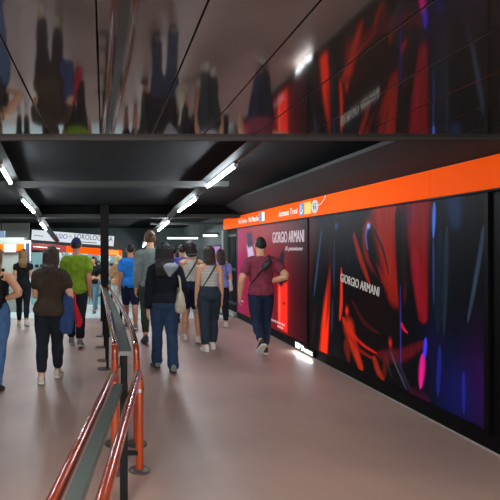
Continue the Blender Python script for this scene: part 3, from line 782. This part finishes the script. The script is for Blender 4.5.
def tee(par, s, m, hem=-.03, q=.3, ease=.014, name='shirt', collar=.312, amp=.011, hemf=1.25):
    bm = bmesh.new(); H = s.H
    zs = sorted({hem, collar, *[r[0] for r in s.tab if hem < r[0] < collar]})
    loft(bm, [s.ring(z, ease * (1.25 if z < .06 else 1.) * (.55 if z > .29 else 1)) for z in zs])
    for i in (0, 1): arm_piece(bm, s, i, q, ease, hemf)
    return cloth(name, bm, m, par, amp=amp)
def tank(par, s, m, hem=.0, ease=.011):
    bm = bmesh.new()
    torso(bm, s, hem, .225, ease)
    loft(bm, [s.ring(z, ease * .9, wf=f) for z, f in ((.2, .96), (.235, .80), (.262, .72), (.28, .74), (.29, .72))])
    return cloth('tank_top', bm, m, par, amp=.003)
def trousers(par, s, m, q=.97, ease=.012, flare=None, waist=.075, name='trousers', amp=.010):
    bm = bmesh.new(); torso(bm, s, -.062, waist, ease)
    rf = (lambda t, r, H: max(r, flare(t) * H)) if flare else None
    for i in (0, 1): leg_piece(bm, s, i, q, ease, rf)
    return cloth(name, bm, m, par, amp=min(amp, ease * .55) if ease > .008 else .001, ns=(15, 15, 9))
def shoes(par, s, m, sole='sole_white', big=1.):
    for i, (hip, knee, ank, fd, fu) in enumerate(s.legs):
        H = s.H * big; side = fd.cross(fu).normalized()
        bm = bmesh.new()
        prof = ((-.043, .012, .010, .018), (-.040, .010, .019, .03), (-.022, .008, .0235, .034), (.006, .009, .0245, .033), (.032, .018, .0265, .024), (.062, .0255, .029, .0165), (.09, .0285, .028, .0125), (.108, .031, .021, .009), (.114, .032, .010, .006))
        loft(bm, [ell(ank + fd * q * H - fu * dz * H, side * a * H, fu * b * H, 16, 2.3) for q, dz, a, b in prof])
        o = obj('shoe', bm, m, par, local=True)
        bm = bmesh.new()
        outline = ((-.044, .012), (-.036, .021), (-.01, .024), (.03, .0265), (.06, .0295), (.09, .0285), (.108, .021), (.116, .009))
        loft(bm, [[ank + fd * q * H + side * sx * a * H - fu * hz * H for sx, hz in ((-1, .029), (1, .029), (1, .042), (-1, .042))] for q, a in outline])
        obj('sole', bm, M[sole], o, local=True)
        if i == 0 and False: pass
def hair(par, s, m, kind='short', L=.72, amp=.006, wide=1., side=0.):
    bm = bmesh.new(); H = s.H
    def f(d):
        face = d.y > .25 and d.z < .52 - .25 * (1 - min(1, d.y)) and abs(d.x) < .86
        neck = d.z < (-.12 - .36 * max(0, -d.y) if kind == 'short' else -.55)
        ear = kind == 'short' and d.y > -.1 and d.z < .1 and abs(d.x) > .5
        return .9 if (face or neck or ear) else (1.13 if kind != 'short' else 1.075)
    skull(bm, s, f)
    if kind in ('long', 'bob'):
        # a curtain of hair from the crown down the back, lower end at the share L of the stature
        zt = s.hc.z / H; hb = s.Hm @ Vector((0, -1, 0))
        pts = [(.05, -.012, .046, .040), (.02, -.018, .054, .048), (-.02, -.022, .057, .046), (-.055, -.028, .058, .040)]
        rings = [ell(hp(s, side * .1, yy, zz), s.Hm @ Vector((a * H * wide, 0, 0)), s.Hm @ Vector((0, b * H, 0)), 18) for zz, yy, a, b in pts]
        base = hp(s, 0, -.03, -.07)
        zr0 = (base - s.P).z / H
        zend = L - s.up / H
        n = 5
        for k in range(1, n + 1):
            zz = zr0 + (zend - zr0) * k / n
            ww = (.058 if kind == 'long' else .056) * (1 - .35 * (k / n) ** 2) * wide
            dd = .030 * (1 - .5 * k / n)
            c = s.back(side * H * k / n, min(zz, .30), .012) if zz < .30 else s.tp(side * k / n, -.040 - .02 * max(0, (.36 - zz)) / .06 * .5, zz)
            if zz < .30: c = c + s.T @ Vector((0, -.004 * H, 0))
            rings.append(ell(c, s.T @ Vector((ww * H, 0, 0)), s.T @ Vector((0, dd * H, 0)), 18))
        loft(bm, rings)
    if kind == 'bun':
        c = hp(s, 0, -.052, .035)
        loft(bm, [ell(c + s.Hm @ Vector((0, 0, t * .026 * H)), s.Hm @ Vector((q * .03 * H, 0, 0)), s.Hm @ Vector((0, q * .028 * H, 0)), 14) for t, q in ((-1, .2), (-.7, .72), (0, 1), (.7, .72), (1, .2))])
    return cloth('hair', bm, m, par, .0075, amp, (46, 46, 7) if kind in ('long', 'bob') else (40, 40, 30), 2)
def band_path(bm, pts, wd, th, ref): tube(bm, pts, wd, 8, th, ref=ref)
def cross_strap(s, par_label, m, ease, hi=1, x_hi=.055, x_lo=.09, zlo=.03, pouch=None, name='crossbody_bag', label='', wd=.013):
    """strap from one shoulder over the back to the other hip, with its pouch"""
    H = s.H; bk, fr = [], []
    for t in np.linspace(0, 1, 12):
        zz = .292 + (zlo - .292) * t; xx = hi * (x_hi + (-x_lo - x_hi) * t) * H
        w_ = s.dims(zz)[0] * H + ease; xx = max(-w_ * .97, min(w_ * .97, xx))
        bk.append(s.back(xx, zz, ease)); fr.append(s.back(xx, zz, ease, True))
    top = s.tp(hi * x_hi * .95, -.012, .306) + Vector((0, 0, ease))
    path = bk[::-1] + [top] + fr
    bm = bmesh.new(); band_path(bm, path, wd, .004, s.T @ Vector((hi * .8, 0, .6)))
    return bk, bm, path
def place(par): return Matrix.Translation(par.location) @ Matrix.Rotation(par.rotation_euler.z, 4, 'Z')
def carried(name, label, cat, par, parts):
    """a thing a person carries: its own top-level object standing where the person holds it"""
    W = place(par); e = empty(name, par.location, label, cat, rz=par.rotation_euler.z)
    for n, me_or_bm, m in parts:
        if isinstance(me_or_bm, bmesh.types.BMesh): obj(n, me_or_bm, m, e, local=True)
        else: link(n, me_or_bm, m, e, local=True)
    return e
REL = ((.10, -.06, -1), (.06, .16, -1))                        # a hanging arm
SWF = ((.10, .28, -1), (.04, .5, -1)); SWB = ((.12, -.30, -1), (.06, -.05, -1))
BENT = ((.14, -.12, -1), (-.12, 1, .05)); HIP = ((.62, -.42, -.75), (-.72, .42, -.28))
FOLD = ((.10, .16, -1), (-.75, .62, .12))
J = {n: fabric(n, c) for n, c in {
    'blue denim': (66, 96, 138), 'mid denim': (40, 60, 88), 'navy denim': (28, 40, 64), 'black cotton': (20, 24, 28), 'brown cotton': (56, 47, 39), 'dark navy cotton': (26, 31, 40),
    'lime cotton': (116, 148, 38), 'tan cotton': (170, 126, 92), 'pale linen': (176, 182, 176), 'blue cotton': (34, 116, 200), 'navy shorts cloth': (26, 34, 58), 'grey knit': (116, 128, 126),
    'olive cloth': (48, 54, 44), 'hoodie navy': (17, 21, 31), 'hood grey': (140, 150, 158), 'white cotton': (186, 188, 178), 'slate cloth': (40, 52, 62), 'violet cotton': (92, 92, 184),
    'lilac cotton': (124, 140, 200), 'maroon cotton': (120, 52, 70), 'cream canvas': (176, 170, 150), 'jacket blue': (44, 66, 112), 'red cloth': (168, 28, 46), 'cap navy': (34, 50, 92), 'white canvas': (196, 194, 190), 'jeans grey': (92, 118, 134)}.items()}
def hmat(n, c): return mat(n, c, .5, var=.35, vscale=10, bump=.5, bscale=90, stretch=(6, 6, 1), spec=.3)
HR = {'light': hmat('light brown hair', (118, 90, 54)), 'brown': hmat('dark brown hair', (48, 38, 32)), 'black': hmat('black hair', (24, 22, 23)), 'blonde': hmat('blonde hair', (196, 174, 116)), 'mid': hmat('brown hair', (84, 62, 42))}
SH = {'white': mat('white shoe', (206, 202, 192), .6, var=.06), 'beige': mat('beige shoe', (180, 172, 152), .7, var=.08), 'dark': mat('dark shoe', (44, 44, 46), .6), 'black': mat('black shoe', (20, 20, 22), .6), 'grey': mat('grey shoe', (110, 112, 114), .6)}
stripe = mat('striped tank cotton', (172, 172, 166), .9, spec=.2)
nt = stripe.node_tree; tc = nt.nodes.new('ShaderNodeTexCoord'); wv = nt.nodes.new('ShaderNodeTexWave'); wv.wave_type = 'BANDS'; wv.bands_direction = 'Z'; wv.inputs['Scale'].default_value = 14
cr = nt.nodes.new('ShaderNodeValToRGB'); cr.color_ramp.elements[0].color = rgb(132, 134, 132); cr.color_ramp.elements[1].color = rgb(196, 194, 186)
nt.links.new(tc.outputs['Object'], wv.inputs['Vector']); nt.links.new(wv.outputs['Fac'], cr.inputs[0]); nt.links.new(cr.outputs[0], nt.nodes['Principled BSDF'].inputs['Base Color'])
def spot(px, Y): return (px - CX) / F * Y

# -- woman at the left edge, black top, backpack
s = Sk(1.63, 1, .06, ((13, 6), (-13, 10)), (REL, HIP))
p = person('woman at the left edge in black top and blue jeans, hand on hip', spot(-5.5, 5.75), 5.75, 0, 0, s)
hair(p, s, HR['light'], 'long', .73); tank(p, s, J['black cotton'], .055); trousers(p, s, J['blue denim'], .97, .015, lambda t: .036 if t > .3 else 0); shoes(p, s, SH['dark'], 'sole_dark')
bm = bmesh.new(); H = s.H
loft(bm, [ell(s.back(0, zz, .012) + Vector((0, -dd * H * .55, 0)), Vector((wd * H, 0, 0)), Vector((0, dd * H, 0)), 20, 3) for zz, wd, dd in ((.03, .05, .03), (.045, .072, .045), (.12, .078, .052), (.2, .074, .045), (.25, .06, .034), (.265, .04, .02))])
parts = [('body', remesh(bm, .011, 3, .005, (12, 12, 12), 5), J['black cotton'])]
for e in (-1, 1):
    bm = bmesh.new(); band_path(bm, [s.back(e * .06 * H, .245, .014), s.tp(e * .062, -.01, .302) + Vector((0, 0, .012)), s.back(e * .068 * H, .24, .014, True), s.back(e * .08 * H, .17, .014, True), s.tp(e * .092, 0, .12), s.back(e * .06 * H, .07, .02)], .018, .006, (1, 0, 0))
    parts.append(('strap', bm, J['black cotton']))
carried('backpack', 'black backpack worn by the woman at the left edge', 'backpack', p, parts)

# -- woman in black with phone
s = Sk(1.58, 1, -.05, ((8, 3), (-12, 26)), (REL, ((.16, -.05, -1), (-.15, .8, .75))), lean=2)
p = person('woman in black top and leggings with light brown hair, holding up a phone', spot(23, 10.1), 10.1, 0, 6, s)
hair(p, s, HR['light'], 'long', .76); tee(p, s, J['black cotton'], .0, .2, .010); trousers(p, s, J['dark navy cotton'], .95, .006); shoes(p, s, SH['white'])
wr, f = s.arms[1][2], s.arms[1][4]
bm = bmesh.new(); box(bm, -.036, .036, -.004, .004, 0, .15, .004); bm.transform(Matrix.Translation(wr + f * .09 * s.H + Vector((0, .02, -.05))) @ Matrix.Rotation(R(-20), 4, 'X'))
bm2 = bmesh.new(); box(bm2, -.031, .031, -.0055, -.0042, .008, .142, .001); bm2.transform(Matrix.Translation(wr + f * .09 * s.H + Vector((0, .02, -.05))) @ Matrix.Rotation(R(-20), 4, 'X'))
carried('phone', 'phone held up by the woman in black top and leggings', 'phone', p, [('case', bm, SH['black']), ('screen', bm2, emis('phone screen', (150, 170, 190), .5))])

# -- woman in brown tee, carrying jacket and red bag
s = Sk(1.62, 1, .12, ((-11, 6), (14, 6)), (FOLD, ((.36, -.2, -1), (-.15, 1, -.1))), slean=1.2)
p = person('woman in brown tee and dark trousers, jacket over her arm, near the railing', spot(50, 6.05), 6.05, 0, 0, s)
hair(p, s, HR['brown'], 'bob', .80, wide=1.12); tee(p, s, J['brown cotton'], -.035, .33, .02); trousers(p, s, J['dark navy cotton'], .93, .012, lambda t: .038 if t > .5 else 0); shoes(p, s, SH['beige'])
el, wr = s.arms[1][1], s.arms[1][2]; H = s.H; c0 = el.lerp(wr, .25) + Vector((-.005, 0, 0))
bm = bmesh.new()
loft(bm, [ell(c0 + Vector((xx, yy, zz)), Vector((a, .0, 0)), Vector((0, b, 0)), 18, 2.2) for zz, xx, yy, a, b in ((.055, -.01, 0, .03, .05), (.045, -.012, 0, .055, .08), (-.03, -.02, -.02, .062, .075), (-.16, -.035, -.03, .095, .07), (-.30, -.045, -.03, .108, .062), (-.40, -.04, -.03, .09, .05), (-.45, -.03, -.03, .05, .03))])
carried('jacket', 'blue folded jacket hanging over the arm of the woman in brown', 'jacket', p, [('cloth', remesh(bm, .011, 3, .016, (22, 22, 5), 9), J['jacket blue'])])
bm = bmesh.new()
loft(bm, [ell(c0 + Vector((xx, yy, zz)), Vector((a, 0, 0)), Vector((0, b, 0)), 14) for zz, xx, yy, a, b in ((.05, .05, .03, .018, .03), (-.06, .058, .0, .022, .03), (-.2, .085, -.02, .034, .035), (-.30, .105, -.02, .05, .04), (-.37, .11, -.02, .03, .03))])
carried('scarf', 'red cloth hanging beside the blue jacket on the arm of the woman in brown', 'scarf', p, [('cloth', remesh(bm, .01, 3, .010, (22, 22, 6), 2), J['red cloth'])])

# -- man in lime polo and cap
s = Sk(1.77, 0, .03, ((12, 6), (-11, 16)), (SWF, REL), lean=1)
p = person('man in lime green polo and navy cap walking ahead of the woman in brown', spot(76, 8.2), 8.2, 0, -2, s, 'skin_tan')
hair(p, s, HR['brown'], 'short'); tee(p, s, J['lime cotton'], -.045, .32, .02, 'polo_shirt'); trousers(p, s, J['dark navy cotton'], .95, .014, lambda t: .04 if t > .4 else 0); shoes(p, s, SH['grey'])
bm = bmesh.new()
def capf(d): return 1.13 if d.z > .18 else (1.10 if d.z > .02 else .88)
skull(bm, s, capf)
loft(bm, [ell(hp(s, 0, yy, .016), s.Hm @ Vector((a * s.H, 0, 0)), s.Hm @ Vector((0, 0, .004 * s.H)), 12) for yy, a in ((.04, .046), (.07, .044), (.095, .034), (.105, .018))])
cloth('cap', bm, J['cap navy'], p, .008, .001)

# -- far people by the shops
Yp = 14.0; s = Sk(1.60, 1, 0, ((14, 2), (-16, 22)), (FOLD, FOLD))
p = person('woman in black tee and jeans facing us in front of the lit shop', spot(94, Yp), Yp, hall_z(Yp), 160, s)
hair(p, s, HR['black'], 'long', .80); tee(p, s, J['black cotton'], -.0, .34, .014); trousers(p, s, J['jeans grey'], .96, .013, lambda t: .036 if t > .3 else 0); shoes(p, s, SH['dark'], 'sole_dark')
Yp = 13.3; s = Sk(1.57, 1, .08, ((4, 3), (-4, 4)), (FOLD, FOLD))
p = person('blonde woman in tan top and pale trousers beyond the black pillar', spot(118, Yp), Yp, hall_z(Yp), 0, s)
hair(p, s, HR['blonde'], 'bob', .84); tee(p, s, J['tan cotton'], -.02, .6, .02); trousers(p, s, J['pale linen'], .95, .016, lambda t: .045 if t > .3 else 0); shoes(p, s, SH['white'])
s = Sk(1.68, 0, 0, ((12, 6), (-11, 12)), (REL, SWF))
p = person('man in bright blue tee and navy shorts right of the pillar', spot(130.5, 9.9), 9.9, 0, 0, s, 'skin_tan')
hair(p, s, HR['black'], 'short'); tee(p, s, J['blue cotton'], -.04, .33, .018); trousers(p, s, J['navy shorts cloth'], .42, .020, waist=-.012, name='shorts'); shoes(p, s, SH['grey'])
# -- tall man in grey
s = Sk(1.9, 0, -.02, ((-11, 8), (12, 5)), (REL, SWF))
p = person('tall man in grey long-sleeved top with tied-up brown hair', spot(150, 8.6), 8.6, 0, 0, s)
hair(p, s, HR['mid'], 'bun'); tee(p, s, J['grey knit'], -.06, .97, .018, 'sweater', hemf=.9); trousers(p, s, J['olive cloth'], .93, .010); shoes(p, s, SH['dark'], 'sole_dark')
# -- woman in navy hoodie and jeans
s = Sk(1.67, 1, .06, ((13, 5), (-9, 8)), (((.16, -.1, -1), (.06, .06, -1)), ((.34, -.22, -1), (-.2, .5, -.8))))
p = person('woman in navy hoodie with grey hood and blue flared jeans, walking in the centre', spot(164.5, 6.55), 6.55, 0, 2, s)
hair(p, s, HR['black'], 'long', .745, wide=1.32, side=-.03)
tee(p, s, J['hoodie navy'], .005, .97, .026, 'hoodie', .30, .009, hemf=.75)
trousers(p, s, J['mid denim'], .985, .012, lambda t: np.interp(t, [.3, .55, 1], [.040, .037, .046]))
shoes(p, s, SH['grey'], 'sole_dark')
bm = bmesh.new()
loft(bm, [ell(s.back(.030 * s.H, zz, .02) + Vector((0, -.012, 0)), Vector((a * s.H, 0, 0)), Vector((0, b * s.H, 0)), 18) for zz, a, b in ((.205, .006, .008), (.225, .022, .014), (.255, .050, .022), (.285, .070, .032), (.303, .062, .034), (.315, .03, .02))])
cloth('hood', bm, J['hood grey'], p, .009, .004)
H = s.H; sx = .078 * H
def tote(s, e, m, ztop, zbot, xo, yo, wd, dep, seed):
    bm = bmesh.new(); H = s.H
    zs = [(zbot, .86, .6), (zbot + .015, 1.02, .95), (zbot + (ztop - zbot) * .4, 1.03, 1), (zbot + (ztop - zbot) * .8, .9, .6), (ztop, .78, .3)]
    loft(bm, [ell(s.P + Vector((xo, yo, (zz) * H)), Vector((dep * b, 0, 0)), Vector((0, wd * a, 0)), 22, 3) for zz, a, b in zs])
    body = remesh(bm, .011, 3, .009, (12, 12, 6), seed)
    st = []
    for q in (-.6, .6):
        b2 = bmesh.new()
        a = s.P + Vector((xo, yo + q * wd, ztop * H - .01)); tp_ = s.tp(e * .074, -.008, .30) + Vector((0, q * .02, .028))
        band_path(b2, spline([a, a.lerp(tp_, .45) + Vector((e * .02, q * .03, 0)), tp_ + Vector((e * .012, q * .035, -.06)), tp_], 4), .013, .004, (1, .1, 0)); st.append(('handle', b2, m))
    return [('body', body, m)] + st
carried('tote_bag', 'cream canvas tote bag on the shoulder of the woman in navy hoodie', 'bag', p, tote(s, 1, J['cream canvas'], .10, -.075, .185, -.06, .15, .075, 3))
# -- woman in white tank and shorts
s = Sk(1.72, 1, -.02, ((13, 5), (-10, 10)), (REL, REL))
p = person('woman in white tank top and dark shorts, bare legs and white trainers', spot(191, 8.55), 8.55, 0, 0, s)
hair(p, s, HR['black'], 'bob', .845); tank(p, s, J['white cotton'], .06); trousers(p, s, J['navy shorts cloth'], .36, .026, name='shorts'); shoes(p, s, SH['white'])
bk, bm, _ = cross_strap(s, None, None, .015, 1, .058, .085, .05)
def pouch_front(s, hi, zlo, seed):
    b2 = bmesh.new(); c = s.back(-hi * .07 * s.H, zlo, .03, True)
    loft(b2, [ell(c + Vector((0, .012, z_)), Vector((.085 * a, 0, 0)), Vector((0, .03 * a, 0)), 16, 3) for z_, a in ((-.075, .8), (-.06, 1), (.05, 1), (.065, .8))]); return b2
carried('crossbody_bag', 'thin black crossbody strap bag on the woman in white tank top', 'bag', p, [('strap', bm, SH['black']), ('pouch', pouch_front(s, 1, .05, 1), SH['black'])])
# -- woman in striped tank and slate trousers
s = Sk(1.64, 1, .05, ((-9, 5), (14, 16)), (REL, REL))
p = person('woman in grey striped tank top and loose slate trousers', spot(209, 7.85), 7.85, 0, 0, s)
hair(p, s, HR['brown'], 'bob', .815, wide=1.05); tank(p, s, stripe, .065); trousers(p, s, J['slate cloth'], .92, .016, lambda t: np.interp(t, [.0, .3, .6, 1], [.06, .055, .048, .042]), .085); shoes(p, s, SH['white'])
bk, bm, _ = cross_strap(s, None, None, .015, 1, .058, .085, .05)
carried('crossbody_bag', 'thin black crossbody strap bag on the woman in striped tank', 'bag', p, [('strap', bm, SH['black']), ('pouch', pouch_front(s, 1, .05, 1), SH['black'])])
# -- half-hidden people ahead of them
s = Sk(1.66, 0, .05, ((5, 3), (-5, 5)), (REL, REL))
p = person('person in violet top with dark hair, half hidden between the two nearer women', spot(182, 10.7), 10.7, 0, 0, s)
hair(p, s, HR['brown'], 'short'); tee(p, s, J['violet cotton'], -.04, .35, .02); trousers(p, s, J['dark navy cotton'], .95, .014); shoes(p, s, SH['dark'], 'sole_dark')
s = Sk(1.62, 0, 0, ((4, 3), (-5, 5)), (REL, REL))
p = person('dark-haired person in black hidden behind the woman in navy hoodie', spot(173, 11.9), 11.9, 0, 0, s)
hair(p, s, HR['black'], 'short'); tee(p, s, J['black cotton'], -.04, .35, .02); trousers(p, s, J['dark navy cotton'], .95, .014); shoes(p, s, SH['dark'], 'sole_dark')
s = Sk(1.57, 1, .02, ((5, 3), (-6, 8)), (REL, ((.2, -.1, -1), (.05, .5, -.9))))
p = person('woman in lilac tee with dark hair beside the dark gate', spot(220.5, 10.2), 10.2, 0, 0, s)
hair(p, s, HR['brown'], 'long', .80); tee(p, s, J['lilac cotton'], -.02, .32, .016); trousers(p, s, J['dark navy cotton'], .95, .012); shoes(p, s, SH['white'])
carried('tote_bag', 'white cloth bag hanging from the arm of the woman in lilac', 'bag', p, tote(s, 1, J['white canvas'], .08, -.07, .19, .0, .10, .05, 8))
# -- man in maroon tee by the advert
s = Sk(1.76, 0, .02, ((-12, 44), (9, 4)), (((.42, -.12, -1), (.04, .30, -1)), HIP), lean=1, head=(0, 4))
p = person('man in maroon tee and navy jeans walking beside the red advert', spot(260.8, 7.5), 7.5, 0, -4, s, 'skin')
hair(p, s, HR['black'], 'short'); tee(p, s, J['maroon cotton'], -.02, .30, .018); trousers(p, s, J['navy denim'], .96, .013, lambda t: .037 if t > .4 else 0); shoes(p, s, SH['black'])
bk, bm, _ = cross_strap(s, None, None, .022, 1, .066, .092, .07, wd=.018)
b2 = bmesh.new(); c = [q + s.T @ Vector((0, -.024, 0)) for q in bk[0:6]]
tube(b2, c, [.02, .042, .05, .05, .042, .02], 14, [.012, .026, .03, .03, .026, .012], ref=(.8, 0, .7))
carried('sling_bag', 'black sling bag across the back of the man in maroon', 'bag', p, [('strap', bm, SH['black']), ('pouch', remesh(b2, .009, 2, .003, (12, 12, 12), 4), SH['black'])])
